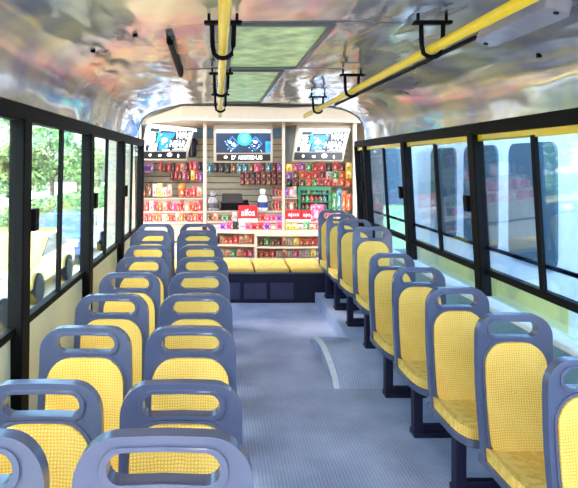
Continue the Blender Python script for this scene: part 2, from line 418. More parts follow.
for i, (x, y) in enumerate([(-.47, 3.4), (-.75, 3.6), (1.765, 3.3)]):
    bm = B(); lathe(bm, [(.014, -.012), (.014, .012)], 10, (x, y, zat(x)-.004))
    tag(link('ceiling_screw', bm, BLACK), ['small black screw in the ceiling left of the black bar', 'small black screw in the ceiling nearest the left windows', 'small black screw in the ceiling under the oblong lamp'][i], 'screw')

# raised floor parts
def platform():
    x0, x1 = .985, XR-.002; bm = B(); N = 14; pr = []
    for k in range(N+1):
        a = k/N; pr.append((5.03+1.35*a, .158*max(0, math.sin(a*PI))**.62+.0))
    a = [bm.verts.new((x0, y, z)) for y, z in pr]; b = [bm.verts.new((x1, y, z)) for y, z in pr]
    for i in range(len(pr)-1): bm.faces.new((a[i], a[i+1], b[i+1], b[i]))
    bm.faces.new(a); bm.faces.new(b[::-1]); bm.faces.new((a[0], b[0], b[-1], a[-1]))
    struct('floor_hump', bm, FLOOR, 'low arched hump of blue-grey flooring in the right of the aisle', 'floor')
    bm = B(); pts = [(x0, y, z+.006) for y, z in pr]
    for p, q in zip(pts, pts[1:]):
        hexa(bm, [(p[0]-.012, p[1], p[2]-.02), (p[0]+.036, p[1], p[2]-.02), (q[0]+.036, q[1], q[2]-.02), (q[0]-.012, q[1], q[2]-.02)],
             [(p[0]-.012, p[1], p[2]), (p[0]+.036, p[1], p[2]), (q[0]+.036, q[1], q[2]), (q[0]-.012, q[1], q[2])])
    struct('trim_40', bm, mat('aluminium', (236, 238, 242), .35, .3), 'curved bright metal edge strip on the hump in the floor', 'trim')
    bm = B(); box(bm, 1.30, x1, 5.72, 8.04, 0, .15)
    struct('floor_platform', bm, FLOOR, 'raised blue-grey floor strip under the far right seats', 'floor')
platform()
bm = B(); box(bm, XL, -.0, 5.85, 7.6, 0, .06); struct('floor_step', bm, FLOOR, 'low raised floor strip under the rearmost left seats', 'floor')
bm = B(); box(bm, XL, .2, .95, 1.62, 0, .13); struct('floor_riser', bm, FLOOR, 'raised floor section under the nearest left seats', 'floor')

# ---------------------------------------------------------------- seats
def seat(width):
    h = width/2; t = empty('bus_seat')
    def bk(v):        # back recline and curvature
        u = max(0, (v.z-.40)/.70); y = .12+.10*u+.035*math.sin(u*PI)+.0
        return Vector((v.x, v.y+y-.10*(v.x/h)**2*.35, v.z))
    def ou(ins, z0, z1, rt, rb=.03):
        L = []
        for x, z in rrect(-h+ins, h-ins, z0, z1, (rb, rb, rt, rt), 7):
            k = max(0, (z-.40)/.70); L.append((x*(1-.07*k**2), z))
        return L
    cz = [.45, .55, .65, .75, .85, .95]; cx = [-h*.8, -h*.45, 0, h*.45, h*.8]
    slot = rrect(-h*.60, h*.60, .985, 1.064, .037, 5)
    link('backrest_shell', plate([ou(0, .36, 1.10, .10), slot], -.022, .026, cz, cx, bk), BLUE, t, bevel=.012, seg=3)
    link('backrest_pad', plate([ou(.042, .42, .957, .11, .06)], -.04, -.02, cz, cx, bk), YEL, t, bevel=.014, seg=3)
    rim = ou(.028, .40, .969, .12, .07)
    inner = ou(.041, .417, .958, .112, .06)
    link('pad_rim', plate([rim, inner], -.030, -.018, cz, cx, bk), BLUE, t, bevel=.004)
    ring = rrect(-h*.68, h*.68, .972, 1.076, .048, 5)
    link('grip_rim', plate([ring, rrect(-h*.60, h*.60, .985, 1.064, .037, 5)], -.030, -.018, [], [-h*.45, 0, h*.45], bk), BLUE, t, bevel=.004)
    def flat(v): return Vector((v.x, v.z, v.y))       # xz plate -> xy plate
    def pan(v):
        q = flat(v); q.z += .025*(abs(q.x)/h)**3; 
        if q.y < -.2: q.z -= .02*((-.2-q.y)/.1)
        return q
    link('seat_pan', plate([rrect(-h, h, -.30, .17, (.13, .13, .04, .04), 6)], .335, .375, [-.2, 0], [-h*.7, 0, h*.7], pan), BLUE, t, bevel=.014, seg=3)
    link('seat_cushion', plate([rrect(-h+.014, h-.014, -.29, .125, (.125, .125, .05, .05), 6)], .372, .434, [-.2, 0], [-h*.6, 0, h*.6], pan), YEL, t, bevel=.018, seg=3)
    for s in (-1, 1):
        bm = B(); x = s*(h-.075); box(bm, x-.03, x+.03, -.20, -.12, 0.0, .345); link('leg', bm, NAVY, t, bevel=.006)
    bm = B(); box(bm, -h+.04, h-.04, -.215, -.105, .0, .035); box(bm, -h+.10, h-.10, -.185, -.135, .03, .075); link('foot_bar', bm, NAVY, t, bevel=.005)
    bm = B(); box(bm, -h+.05, h-.05, -.20, .10, .30, .34); link('under_bracket', bm, NAVY, t, bevel=.006)
    return t
LY = [1.5, 2.2, 2.93, 3.64, 4.36, 5.06, 5.76, 6.5, 7.2]
LZ = [.13, 0, 0, 0, 0, 0, 0, .06, .06]
SH = [0, 0, 0, 0, 0, 0, -.035, -.09, -.105]
first = None
def place(src, x, y, z, lab, grp):
    global first
    o = copy_tree(src); o.location = (x, y-.23, z); tag(o, lab, 'seat', grp); return o
base_l = seat(.46); base_r = seat(.41)
nl = 0
for k, y in enumerate(LY):
    for col, x in (('aisle-side', -.132+SH[k]), ('window-side', -.635+SH[k])):
        lab = 'blue bus seat with yellow pads, left %s column, %s the camera' % (col, ORD[k])
        if 'farthest' in ORD[k]: lab = 'blue bus seat with yellow pads, left %s column, %s from the camera' % (col, ORD[k])
        if nl == 0: o = base_l; o.location = (x, y-.23, LZ[k]); tag(o, lab, 'seat', 'seats in the two left columns')
        else: place(base_l, x, y, LZ[k], lab, 'seats in the two left columns')
        nl += 1
RY = [2.46, 3.18, 3.84, 4.57, 5.27, 6.05, 6.82, 7.52, 8.12]
for k, y in enumerate(RY):
    z = .15 if k >= 5 else 0
    lab = 'blue bus seat with yellow pads, right-hand single column, %s%s the camera' % (ORD[k], ' from' if 'farthest' in ORD[k] else '')
    x = 1.545-(.03 if k in (0, 2, 3, 4) else 0)
    if k == 0: o = base_r; o.location = (x, y-.23, z); tag(o, lab, 'seat', 'single seats along the right windows')
    else: place(base_r, x, y, z, lab, 'single seats along the right windows')
# rear bench
def bench():
    t = tag(empty('rear_bench', (.17, 8.45, 0)), 'long dark rear bench with flat yellow cushions in front of the kiosk', 'bench')
    X0, X1 = -.99-.17, 1.93-.17
    bm = B(); box(bm, X0, X1, -.36, .42, 0, .395); link('bench_base', bm, NAVY, t, bevel=.01)
    bm = B()
    for k in range(3): box(bm, -.02+k*.36-.17, .30+k*.36-.17, -.375, -.355, .05, .27)
    link('base_panel', bm, mat('dark_blue_panel', (34, 32, 74), .4), t, bevel=.008)
    bm = B(); box(bm, X0, X1, -.38, .42, .39, .415); link('bench_shelf', bm, BLUE, t, bevel=.006)
    x = X1; k = 0
    while x > X0+.2:
        a = max(X0+.01, x-.475)
        bm = B(); box(bm, a+.012, x-.012, -.39, .40, .412, .475); link('cushion', bm, YEL, t, bevel=.022, seg=3); x -= .48
bench()

# ---------------------------------------------------------------- kiosk
KB = mat('beige_fascia', (164, 146, 122), .5, var=.03)
KW = mat('cream_slatwall', (168, 158, 136), .55, var=.06)
kio = tag(empty('sweet_kiosk', (.45, 9.9, 0)), 'beige sweet shop kiosk with canopy and stocked shelves at the end of the bus', 'kiosk')
KO = Vector((.45, 9.9, 0))
def kpart(name, bm, m, parent=None, **k):
    for v in bm.verts: v.co -= KO
    return link(name, bm, m, parent or kio, **k)
# canopy : octagonal front
def canopy():
    bm = B()
    top = [K(146, 119, 9.45), K(182, 106.0, 9.0), K(250, 106.5, 8.98), K(286, 108, 8.98), K(322, 106.5, 9.0), K(362, 114, 9.3)]
    bot = [K(146, 124, 9.45), K(182, 120, 9.0), K(250, 121.5, 8.98), K(286, 121.5, 8.98), K(322, 121.5, 9.0), K(362, 123, 9.3)]
    T = [bm.verts.new(p) for p in top]; Bv = [bm.verts.new(p) for p in bot]
    tb = [bm.verts.new((top[0].x-.1, 10.95, 2.62)), bm.verts.new((top[-1].x+.1, 10.95, 2.62))]
    bb = [bm.verts.new((top[0].x-.1, 10.95, 2.50)), bm.verts.new((top[-1].x+.1, 10.95, 2.50))]
    for i in range(5): bm.faces.new((Bv[i], Bv[i+1], T[i+1], T[i]))
    bm.faces.new(T+[tb[1], tb[0]]); bm.faces.new((Bv+[bb[1], bb[0]])[::-1])
    bm.faces.new((T[0], tb[0], bb[0], Bv[0])); bm.faces.new((T[-1], Bv[-1], bb[1], tb[1])); bm.faces.new((tb[0], tb[1], bb[1], bb[0]))
    kpart('canopy', bm, KB)
    bm = B()
    for i in range(5):
        a, b = bot[i], bot[i+1]; d = Vector((0, -.02, 0))
        hexa(bm, [a+d, b+d, b-d, a-d], [a+d+Vector((0, 0, .035)), b+d+Vector((0, 0, .035)), b-d+Vector((0, 0, .035)), a-d+Vector((0, 0, .035))])
    kpart('canopy_edge', bm, mat('pale_edge', (184, 168, 146), .5))
canopy()
def post(x0, x1, y1, D):
    a = K(x0, 121, D); b = K(x1, y1, D); bm = B(); box(bm, a.x, b.x, D, D+.06, b.z, a.z+.05); kpart('post', bm, BEIGE, bevel=.01)
post(203.2, 206.8, 224, 9.22); post(282.2, 285.2, 233, 9.2); post(353, 357, 222, 9.3); post(139, 141.5, 222, 9.38)
# back wall with slat grooves
def backwall():
    bm = B(); z = .5; x0, x1 = -1.35, 2.35
    while z < 2.6:
        box(bm, x0, x1, 10.80, 10.86, z, z+.10); z += .115
    kpart('slat_panel', bm, KW)
    bm = B(); box(bm, x0, x1, 10.86, 10.92, 0, 2.6); kpart('back_panel', bm, mat('groove_brown', (84, 74, 62), .7))
    for x in (x0-.04, x1):
        bm = B(); box(bm, x, x+.04, 9.75 if x < 0 else 9.5, 10.92, 0, 2.55); kpart('side_panel', bm, KW)
    bm = B(); box(bm, x0, x1, 10.77, 10.80, 2.33, 2.56); kpart('header_panel', bm, mat('slate_blue', (92, 128, 158), .6))
backwall()
bm = B(); box(bm, -2.1, 3.1, 8.15, 11.4, 2.95, 3.05)  # roof added over the kiosk to keep off sky and sun
struct('ceiling_rear', bm, mat('shelter_roof', (120, 120, 116), .7), 'grey shelter roof over the sweet kiosk behind the bus', 'ceiling')
bm = B(); box(bm, -2.1, 3.1, 11.25, 11.35, -.9, 2.95)  # added wall closing the back under the shade roof
struct('wall_rear', bm, mat('shelter_wall', (140, 136, 128), .8), 'grey shelter wall behind the sweet kiosk', 'wall')
# stepped displays
zs = lambda y, D: CAMZ-(y-VY)*D/F
def step(x0, x1, y, D, depth, z0=.02):
    a = K(x0, y, D); b = K(x1, y, D); bm = B(); box(bm, a.x, b.x, D-.02, D+depth, a.z-.025, a.z); kpart('display_step', bm, BEIGE, bevel=.004)
    bm = B(); box(bm, a.x+.01, b.x-.01, D, D+depth, max(z0, a.z-.3), a.z-.025); kpart('step_riser', bm, mat('riser_cream', (150, 138, 118), .6))
    return a.z
Z_L1 = step(137, 203, 222, 9.5, .25, .02); Z_L2 = step(138, 203, 211.5, 9.75, .25); Z_L3 = step(139, 203, 198, 10.0, .5)
Z_M1 = step(207, 335, 231.5, 9.36, .26); Z_M2 = step(207, 340, 221.5, 9.62, .26); Z_M3 = step(207, 345, 211, 9.88, .45)
bm = B(); box(bm, -1.32, .0, 9.55, 10.8, 0, .62); box(bm, -.1, 2.3, 9.7, 10.8, 0, .6); kpart('counter_body', bm, KW)
# lower open display with curved white rim
LEDGES = []
def lower_counter():
    # left section flat x 216..256 ; right section curved outward
    def zz(y, D): return zs(y, D)
    L = [(216, 9.16), (236, 9.12), (256, 9.05)]
    Rr = [(256, 9.05), (276, 9.01), (296, 9.0), (316, 9.03), (338, 9.10)]
    def ledge(name, pts, y, th, back, m):
        bm = B(); q = [(K(x, y, D)) for x, D in pts]
        z = sum(p.z for p in q)/len(q)
        for p in q: p.z = z
        top = [bm.verts.new((p.x, p.y, p.z)) for p in q]; bo = [bm.verts.new((p.x, p.y, p.z-th)) for p in q]
        tb = [bm.verts.new((p.x, back, p.z)) for p in q]; b2 = [bm.verts.new((p.x, back, p.z-th)) for p in q]
        n = len(q)
        for i in range(n-1):
            bm.faces.new((top[i], top[i+1], tb[i+1], tb[i])); bm.faces.new((bo[i], b2[i], b2[i+1], bo[i+1]))
            bm.faces.new((top[i], bo[i], bo[i+1], top[i+1])); bm.faces.new((tb[i], tb[i+1], b2[i+1], b2[i]))
        bm.faces.new((top[0], tb[0], b2[0], bo[0])); bm.faces.new((top[-1], bo[-1], b2[-1], tb[-1]))
        kpart(name, bm, m); LEDGES.append(z)
        return z
    W = mat('white_rim', (192, 178, 158), .4, var=.02)
    ledge('counter_rim', L, 231.5, .03, 9.36, W); ledge('counter_rim', Rr, 232.5, .055, 9.36, W)
    ledge('shelf', L, 245.2, .02, 9.36, W); ledge('shelf', Rr, 247.0, .02, 9.36, W)
    ledge('base_shelf', L, 258.6, .05, 9.36, W); ledge('base_shelf', Rr, 258.6, .05, 9.36, W)
    bm = B(); a = K(254.6, 232, 9.06); b = K(257.2, 258.6, 9.06); box(bm, a.x, b.x, 9.06, 9.36, b.z-.04, a.z); kpart('divider', bm, W)
    bm = B(); a = K(216, 232, 9.3); b = K(338, 262, 9.3); box(bm, a.x, b.x, 9.37, 9.42, 0.02, a.z-.03); kpart('display_back', bm, mat('peach_back', (176, 148, 122), .6))
    bm = B(); a = K(217, 232, 9.16); box(bm, a.x-.02, a.x, 9.16, 9.4, .05, a.z); kpart('end_panel', bm, W)
lower_counter()
# fill lights and glowing strips added under the canopy to brighten the kiosk
for i, x in enumerate((-.75, .45, 1.65)):
    bm = B(); box(bm, x-.4, x+.4, 9.75, 9.87, 2.40, 2.44); kpart('strip_lamp', bm, mat('lamp_white', (255, 246, 230), .5, emit=.6))
    la = bpy.data.lights.new('kiosk_lamp', 'AREA'); la.shape = 'RECTANGLE'; la.size = .8; la.size_y = .12; la.energy = .7; la.color = (1, .93, .82)
    lo = bpy.data.objects.new('kiosk_lamp', la); COL.objects.link(lo); lo.location = (x, 9.81, 2.395); lo.rotation_euler = (math.radians(12), 0, 0)

# -------------------------------------------------- screens
SW = mat('screen_white', (255, 255, 255), .3, emit=.32, var=0)
SD = mat('screen_navy', (10, 34, 62), .3, emit=.25, var=.5, scale=6)
SB = mat('screen_blue', (24, 110, 180), .3, emit=.35, var=.4, scale=9)
SC = mat('screen_cyan', (90, 220, 225), .3, emit=.35, var=.3, scale=14)
SG = mat('screen_green', (30, 150, 140), .3, emit=.3, var=.3, scale=14)
SK = mat('screen_black', (4, 7, 12), .3, emit=.02)
def text_loops(body, bold=.012):
    cu = bpy.data.curves.new('t', 'FONT'); cu.body = body; cu.resolution_u = 3; cu.offset = bold; cu.align_x = 'LEFT'
    o = bpy.data.objects.new('t', cu); COL.objects.link(o)
    dg = bpy.context.evaluated_depsgraph_get(); dg.update()
    me = bpy.data.meshes.new_from_object(o.evaluated_get(dg)); bpy.data.objects.remove(o)
    return me
def screen_thing(name, label, TL, TR, BR, BL, D, housing, cap, draw, side=None):
    """TL.. pixel corners with depths; housing and cap likewise"""
    A0 = K(*housing[0]); N0 = (K(*housing[2])-A0).cross(K(*housing[3])-A0)
    def pl(q):                                   # depth of a corner on the screen's own plane
        a, b = K(q[0], q[1], 1), K(q[0], q[1], 2); o = a-(b-a); return (q[0], q[1], (A0-o).dot(N0)/(b-a).dot(N0))
    TL, TR, BR, BL = map(pl, (TL, TR, BR, BL)); housing = [pl(q) for q in housing]; cap = [pl(q) for q in cap]
    c = (K(*TL[:2], TL[2])+K(*BR[:2], BR[2]))/2
    t = tag(empty(name, c), label, 'screen', 'screens hanging from the kiosk canopy')
    def P(q): return K(q[0], q[1], q[2])-c
    H = [P(q) for q in housing]
    nrm = (H[1]-H[0]).cross(H[3]-H[0]).normalized()
    if nrm.y > 0: nrm = -nrm                      # towards the bus
    bm = B(); hexa(bm, [p-nrm*.09 for p in H], [p for p in H]); link('housing', bm, BEIGE, t, bevel=.012)
    def quadmap(Q, lift):
        q = [P(p)+nrm*lift for p in Q]
        return lambda u, v: (q[0]*(1-u)+q[1]*u)*(v)+(q[3]*(1-u)+q[2]*u)*(1-v)
    def panel(nm, Q, m, lift, parent):
        f = quadmap(Q, lift); g = quadmap(Q, lift-.012); bm = B()
        hexa(bm, [g(0,0), g(1,0), g(1,1), g(0,1)], [f(0,0), f(1,0), f(1,1), f(0,1)]); return link(nm, bm, m, parent)
    sc = panel('display', (TL, TR, BR, BL), SW, .022, t)
    cp = panel('caption_strip', cap, SK, .020, t)
    art = {}
    def shape(parent, Q, nm, m, polys, lift=.025):
        bm, ms = art.setdefault(parent.name, (B(), [])); f = quadmap(Q, lift)
        if m not in ms: ms.append(m)
        for poly in polys: bm.faces.new([bm.verts.new(f(u, v)) for u, v in poly]).material_index = ms.index(m)
    def words_(parent, Q, body, u0, u1, v0, v1, m, lift=.029):
        me = text_loops(body, .035); xs = [v.co.x for v in me.vertices]; yy = [v.co.y for v in me.vertices]
        f = quadmap(Q, lift)
        x0, x1, y0_, y1_ = min(xs), max(xs), min(yy), max(yy)
        for v in me.vertices: v.co = f(u0+(u1-u0)*(v.co.x-x0)/(x1-x0), v0+(v1-v0)*(v.co.y-y0_)/(y1_-y0_))
        me.materials.clear(); me.materials.append(m)
        o = bpy.data.objects.new('lettering', me); COL.objects.link(o); o.parent = parent
    draw(sc, cp, (TL, TR, BR, BL), cap, shape, words_)
    for pr in (sc, cp):
        bm, ms = art[pr.name]; o = link('printed_picture', bm, ms[0], pr)
        for m in ms[1:]: o.data.materials.append(m)
    if side:
        s = [P(q) for q in side]; bm = B(); hexa(bm, [p+Vector((0, .05, 0)) for p in s], s); link('side_cheek', bm, mat('grey_green', (92, 98, 96), .5), t)
    return t
def circ(u, v, ru, rv, n=20): return [(u+ru*math.cos(2*PI*k/n), v+rv*math.sin(2*PI*k/n)) for k in range(n)]
def rq(u0, u1, v0, v1): return [(u0, v0), (u1, v0), (u1, v1), (u0, v1)]
rs = random.Random(3)
def draw_side(sc, cp, Q, C, shape, words_):
    shape(sc, Q, 'picture', SD, [rq(.28, .70, .0, .80)])
    shape(sc, Q, 'picture_blue', SB, [rq(.32, .56, .04, .72), circ(.62, .62, .07, .14)], .026)
    shape(sc, Q, 'picture_green', SG, [circ(.25, .52, .07, .24), circ(.68, .70, .07, .10)], .0265)
    shape(sc, Q, 'picture_white', SW, [circ(.42, .42, .07, .10), rq(.42, .60, .0, .05)]+[rq(a, a+.03, b, b+.05) for a, b in [(rs.uniform(.3, .6), rs.uniform(.1, .7)) for _ in range(8)]], .027)
    shape(sc, Q, 'dark_corner', SK, [rq(.02, .10, .0, .22), rq(.06, .26, .72, .86), rq(.55, .97, .0, .08)], .0255)
    shape(sc, Q, 'white_box', SW, [rq(.11, .24, .04, .26), rq(.66, .95, .03, .055)], .027)
    shape(sc, Q, 'dark', SK, [[(.06, .30), (.24, .30), (.25, .70), (.07, .70)], [(.60, .47), (.97, .45), (.985, .88), (.63, .86)], [(.55, .12), (.93, .10), (.95, .45), (.57, .46)]], .0275)
    words_(sc, Q, 'B', .09, .22, .34, .67, SW)
    words_(sc, Q, 'WAS', .64, .97, .50, .83, SW)
    words_(sc, Q, 'HEAR', .57, .93, .15, .43, SW)
    shape(cp, C, 'caption_mark', SW, [circ(.18, .5, .03, .2, 8), circ(.40, .45, .04, .2, 6), circ(.62, .55, .06, .32, 7), circ(.82, .4, .02, .3, 6)])
def draw_mid(sc, cp, Q, C, shape, words_):
    shape(sc, Q, 'picture', SD, [rq(0, 1, 0, .87)])
    shape(sc, Q, 'picture_green', SG, [circ(.52, .60, .13, .30)], .0255)
    shape(sc, Q, 'picture_cyan', SC, [circ(.52, .62, .08, .2)], .026)
    def dia(u): return [[(u-.13, .40), (u, .74), (u+.02, .70), (u-.10, .40)], [(u-.13, .40), (u, .08), (u+.02, .12), (u-.10, .40)], [(u+.13, .40), (u, .74), (u-.02, .70), (u+.10, .40)], [(u+.13, .40), (u, .08), (u-.02, .12), (u+.10, .40)]]
    shape(sc, Q, 'picture_blue', SB, dia(.30)+dia(.72)+[rq(.9, 1, 0, .5)], .0262)
    shape(sc, Q, 'picture_white', SW, [circ(.26, .46, .03, .06, 9), circ(.33, .34, .04, .07, 7), circ(.72, .48, .04, .07, 9)]+[circ(rs.gauss(u, .06), rs.gauss(.38, .14), .008, .02, 5) for u in (.3, .72) for _ in range(12)], .0275)
    words_(cp, C, "D'", .28, .36, .2, .85, SW); words_(cp, C, 'ASSORTED', .40, .71, .2, .8, SW); words_(cp, C, 'US', .73, .85, .2, .8, SW)
    shape(cp, C, 'caption_mark', SW, [circ(.17, .55, .035, .22, 8)])
screen_thing('hanging_screen', 'white and blue lit screen tilted at the left end of the kiosk',
    (148.5, 124, 9.28), (194, 128.5, 9.45), (185.5, 150.8, 9.40), (144, 150.8, 9.23), 9.3,
    ((146.5, 125, 9.28), (195.5, 127.5, 9.45), (186.5, 160.2, 9.40), (140, 160.2, 9.23)),
    ((142.3, 151.8, 9.23), (186, 151.8, 9.40), (185.6, 158.6, 9.40), (141.3, 158.6, 9.23)), draw_side)
screen_thing('hanging_screen', 'dark blue lit screen with two diamond eyes between the kiosk posts',
    (216, 130, 9.36), (270.6, 130, 9.36), (270.6, 152.8, 9.36), (216, 152.8, 9.36), 9.3,
    ((213.5, 124.4, 9.36), (273, 124.4, 9.36), (273, 162.6, 9.36), (213.5, 162.6, 9.36)),
    ((216.5, 154.2, 9.36), (270.2, 154.2, 9.36), (270.2, 160.8, 9.36), (216.5, 160.8, 9.36)), draw_mid)
screen_thing('hanging_screen', 'white and blue lit screen beside the right kiosk post',
    (299.5, 128.6, 9.34), (350, 129.4, 9.42), (342.6, 151.8, 9.38), (294.9, 151.4, 9.30), 9.3,
    ((297, 125, 9.34), (351, 125.4, 9.42), (343.5, 161.4, 9.38), (292, 161.4, 9.30)),
    ((294.6, 152.6, 9.30), (342.2, 152.8, 9.38), (341.8, 159.8, 9.38), (293.8, 159.8, 9.30)), draw_side,
    side=((285.6, 126, 9.62), (297.2, 125, 9.36), (292, 161.4, 9.32), (284.6, 163, 9.62)))

# -------------------------------------------------- sweets and packets
PAL = {
 'red': [(200, 40, 40), (225, 70, 60), (215, 190, 180), (110, 14, 22)],
 'orange': [(205, 80, 30), (222, 120, 50), (220, 200, 180), (160, 36, 20)],
 'pink': [(215, 70, 115), (228, 130, 155), (225, 200, 200), (180, 30, 70)],
 'purple': [(150, 70, 160), (190, 130, 200), (210, 190, 214), (80, 30, 110)],
 'yellow': [(240, 210, 50), (250, 230, 120), (230, 120, 40), (255, 250, 230)],
 'green': [(60, 140, 80), (130, 190, 110), (240, 240, 220), (30, 90, 60)],
 'brown': [(110, 70, 50), (150, 100, 70), (225, 200, 160), (70, 40, 30)],
 'maroon': [(100, 28, 44), (140, 50, 60), (190, 150, 120), (60, 20, 30)],
 'white': [(190, 180, 170), (205, 196, 186), (190, 60, 50), (140, 140, 150)],
 'teal': [(50, 120, 140), (110, 170, 180), (230, 240, 240), (30, 60, 90)],
 'black': [(30, 28, 32), (50, 46, 50), (140, 130, 120), (20, 20, 24)],
 'peach': [(200, 130, 100), (214, 165, 130), (190, 60, 50), (215, 200, 180)],
}
SUPPORT = [Z_L1, Z_L2, Z_L3, Z_M1, Z_M2, Z_M3]+LEDGES
# supports for stacked upper rows
for x0, x1, y in ((272, 282.5, 197.2), (285.5, 297.5, 197.8)):
    a = K(x0, y, 9.95); b = K(x1, y, 9.95); bm = B(); box(bm, a.x, b.x, 9.93, 10.2, a.z-.015, a.z); kpart('display_shelf', bm, BEIGE); SUPPORT.append(a.z)
def pm(c): return printed('printed_'+c, PAL[c], 4.5)
PROTO = {}
def carton(c, v):
    key = ('carton', c)
    if key not in PROTO:
        PROTO[key] = True
    t = empty('sweet_carton')
    bm = B(); box(bm, -.5, .5, 0, .8, 0, 1); link('carton', bm, pm(c), t)
    bm = B(); box(bm, -.52, .52, -.02, .82, .84, 1.02); link('lid', bm, mat('lid_'+c, PAL[c][0], .4), t)
    bm = B(); box(bm, -.32, .32, -.03, .01, .2, .68); link('label', bm, mat('lab_'+c, PAL[c][3], .4), t)
    return t
def pouch(c, v):
    t = empty('sweet_packet')
    bm = B(); N = 6; front = []
    for s in (-1, 1):
        g = [[bm.verts.new((-.5+i/N, s*.22*math.sin(PI*i/N)**.6*math.sin(PI*j/N)**.6, j/N)) for i in range(N+1)] for j in range(N+1)]
        for j in range(N):
            for i in range(N): bm.faces.new((g[j][i], g[j][i+1], g[j+1][i+1], g[j+1][i]))
    bmesh.ops.remove_doubles(bm, verts=bm.verts, dist=.001)
    link('packet', bm, pm(c), t, smooth=True)
    bm = B(); box(bm, -.5, .5, -.03, .03, .92, 1.04); link('top_seal', bm, mat('lid_'+c, PAL[c][0], .4), t)
    return t
def jar(c, v):
    t = empty('sweet_jar')
    bm = B(); lathe(bm, [(.42, 0), (.5, .05), (.5, .6), (.36, .74), (.36, .78)], 14); link('jar', bm, pm(c), t, smooth=True)
    bm = B(); lathe(bm, [(.42, .76), (.44, .8), (.44, .96), (.3, 1.0)], 14); link('lid', bm, mat('lid_'+c, PAL[c][0], .4), t, smooth=True)
    return t
def pop(c, v):
    t = empty('lollipop_tub')
    bm = B(); lathe(bm, [(.36, 0), (.42, .4), (.44, .42)], 14); link('tub', bm, pm(c), t, smooth=True)
    bm = B(); lathe(bm, [(.05, .4)]+[(.5*math.sin(a), .68-.32*math.cos(a)) for a in [PI*k/8 for k in range(1, 8)]]+[(.02, 1.0)], 14); link('sweet_ball', bm, mat('ball_'+c, PAL[c][1], .35), t, smooth=True)
    return t
KIND = {'carton': carton, 'pouch': pouch, 'jar': jar, 'pop': pop}
KN = {'carton': 'carton', 'pouch': 'packet', 'jar': 'jar', 'pop': 'lollipop tub'}
def item(kind, c, x0, x1, y0, y1, D, label, group=None, hang=False, dscale=None):
    a = K(x0, y1, D); b = K(x1, y0, D); key = (kind, c)
    wd, ht = b.x-a.x, b.z-a.z
    if key not in PROTO or PROTO[key] is True:
        t = KIND[kind](c, 0); PROTO[key] = t
    else: t = copy_tree(PROTO[key])
    z0 = a.z
    if not hang:
        sup = [z for z in SUPPORT if abs(z-z0) < .025]
        if sup: z0 = max(sup)+.003
        t.rotation_euler.z = rnd.uniform(-.05, .05) if kind == 'carton' else rnd.uniform(-.2, .2)
    ht = b.z-z0
    t.location = ((a.x+b.x)/2, D+(0 if hang else .012), z0)
    dy = dscale or {'carton': min(.14, wd), 'pouch': min(.12, wd*.8), 'jar': wd, 'pop': wd}[kind]
    if kind == 'jar' or kind == 'pop': t.location.y += wd/2
    if kind == 'pouch' and not hang: t.location.y += .05
    t.scale = (wd*.93, dy, ht*.97)
    tag(t, label, 'sweets', group)
    return t
def row(x0, x1, y0, y1, D, pattern, shelf, group, hang=False, jit=0):
    n = len(pattern); wpx = (x1-x0)/n
    cnt = {}
    for i, (kind, c) in enumerate(pattern):
        q = rnd.uniform(-jit, jit)
        top = y0+rnd.uniform(0, 1)*(y1-y0)*.34*(0 if hang else 1)
        if hang: dy = q; 
        else: dy = 0
        item(kind, c, x0+i*wpx, x0+(i+1)*wpx, top+dy, y1+dy, D, '%s %s %s, %s from left' % (c, KN[kind], shelf, NTH[i]), group, hang)
def pat(s):
    ks = {'c': 'carton', 'p': 'pouch', 'j': 'jar', 'o': 'pop'}
    cs = {'r': 'red', 'o': 'orange', 'p': 'pink', 'u': 'purple', 'y': 'yellow', 'g': 'green', 'b': 'brown', 'm': 'maroon', 'w': 'white', 't': 'teal', 'k': 'black', 'e': 'peach'}
    return [(ks[a[0]], cs[a[1]]) for a in s.split()]
# left section
row(139, 202, 212.5, 222, 9.52, pat('po jr pr co jo pw po cr oe po cb jr po cr'), 'on front step, left display', 'sweets on the left front step')
row(140, 202, 200, 211.5, 9.77, pat('jo pr pw cr oo pe cr pp jr cr ce co or pr'), 'on middle step, left display', 'sweets on the left middle step')
row(152, 172, 183, 198, 10.02, pat('pw py pw pe'), 'in pale cluster on top left step', 'pale packets on the left top step')
row(186, 202, 185, 198, 10.02, pat('cr pr pe'), 'beside post on top left step', 'red sweets on the left top step')
item('jar', 'brown', 145.5, 152, 183, 198, 10.02, 'dark-topped sweet jar at the left of the top left step')
item('pop', 'orange', 177, 186, 182.5, 198, 10.02, 'round orange-red lollipop tub on the top left step')
item('carton', 'orange', 139.5, 145, 190, 198, 10.02, 'orange carton against the left kiosk wall')
# bottom left small row
# hanging on the back wall
DH = 10.66
def hooks(xs, y):
    bm = B()
    for x in xs:
        p = K(x, y, DH); box(bm, p.x-.006, p.x+.006, 10.6, 10.8, p.z+.0, p.z+.012)
    return bm
row(158, 202, 162.5, 171, DH, pat('pr pm pr pk pr pe pm pr pp pk'), 'hanging in upper row, left back wall', 'hanging packets, left upper row', True, 1.2)
row(170, 203, 171, 181, DH, pat('pm pr pb pp pm py pr pu'), 'hanging in lower row, left back wall', 'hanging packets, left lower row', True, 1.2)
row(207, 243, 163, 173, DH, pat('pt pk pk pk pb pt'), 'hanging below middle screen, left half', 'hanging packets under the middle screen, left', True, .8)
row(243, 283, 163, 172, DH, pat('pt pb pp pm pt pm pu'), 'hanging below middle screen, right half', 'hanging packets under the middle screen, right', True, .8)
row(240, 283, 172, 178, DH-.03, pat('pm pm pk pm pb pm pm pm'), 'in upper dark red row on middle wall', 'dark red packets, upper row', True, .3)
row(240, 283, 178, 185, DH-.03, pat('pm pb pm pm pm pb pm pm'), 'in lower dark red row on middle wall', 'dark red packets, lower row', True, .3)
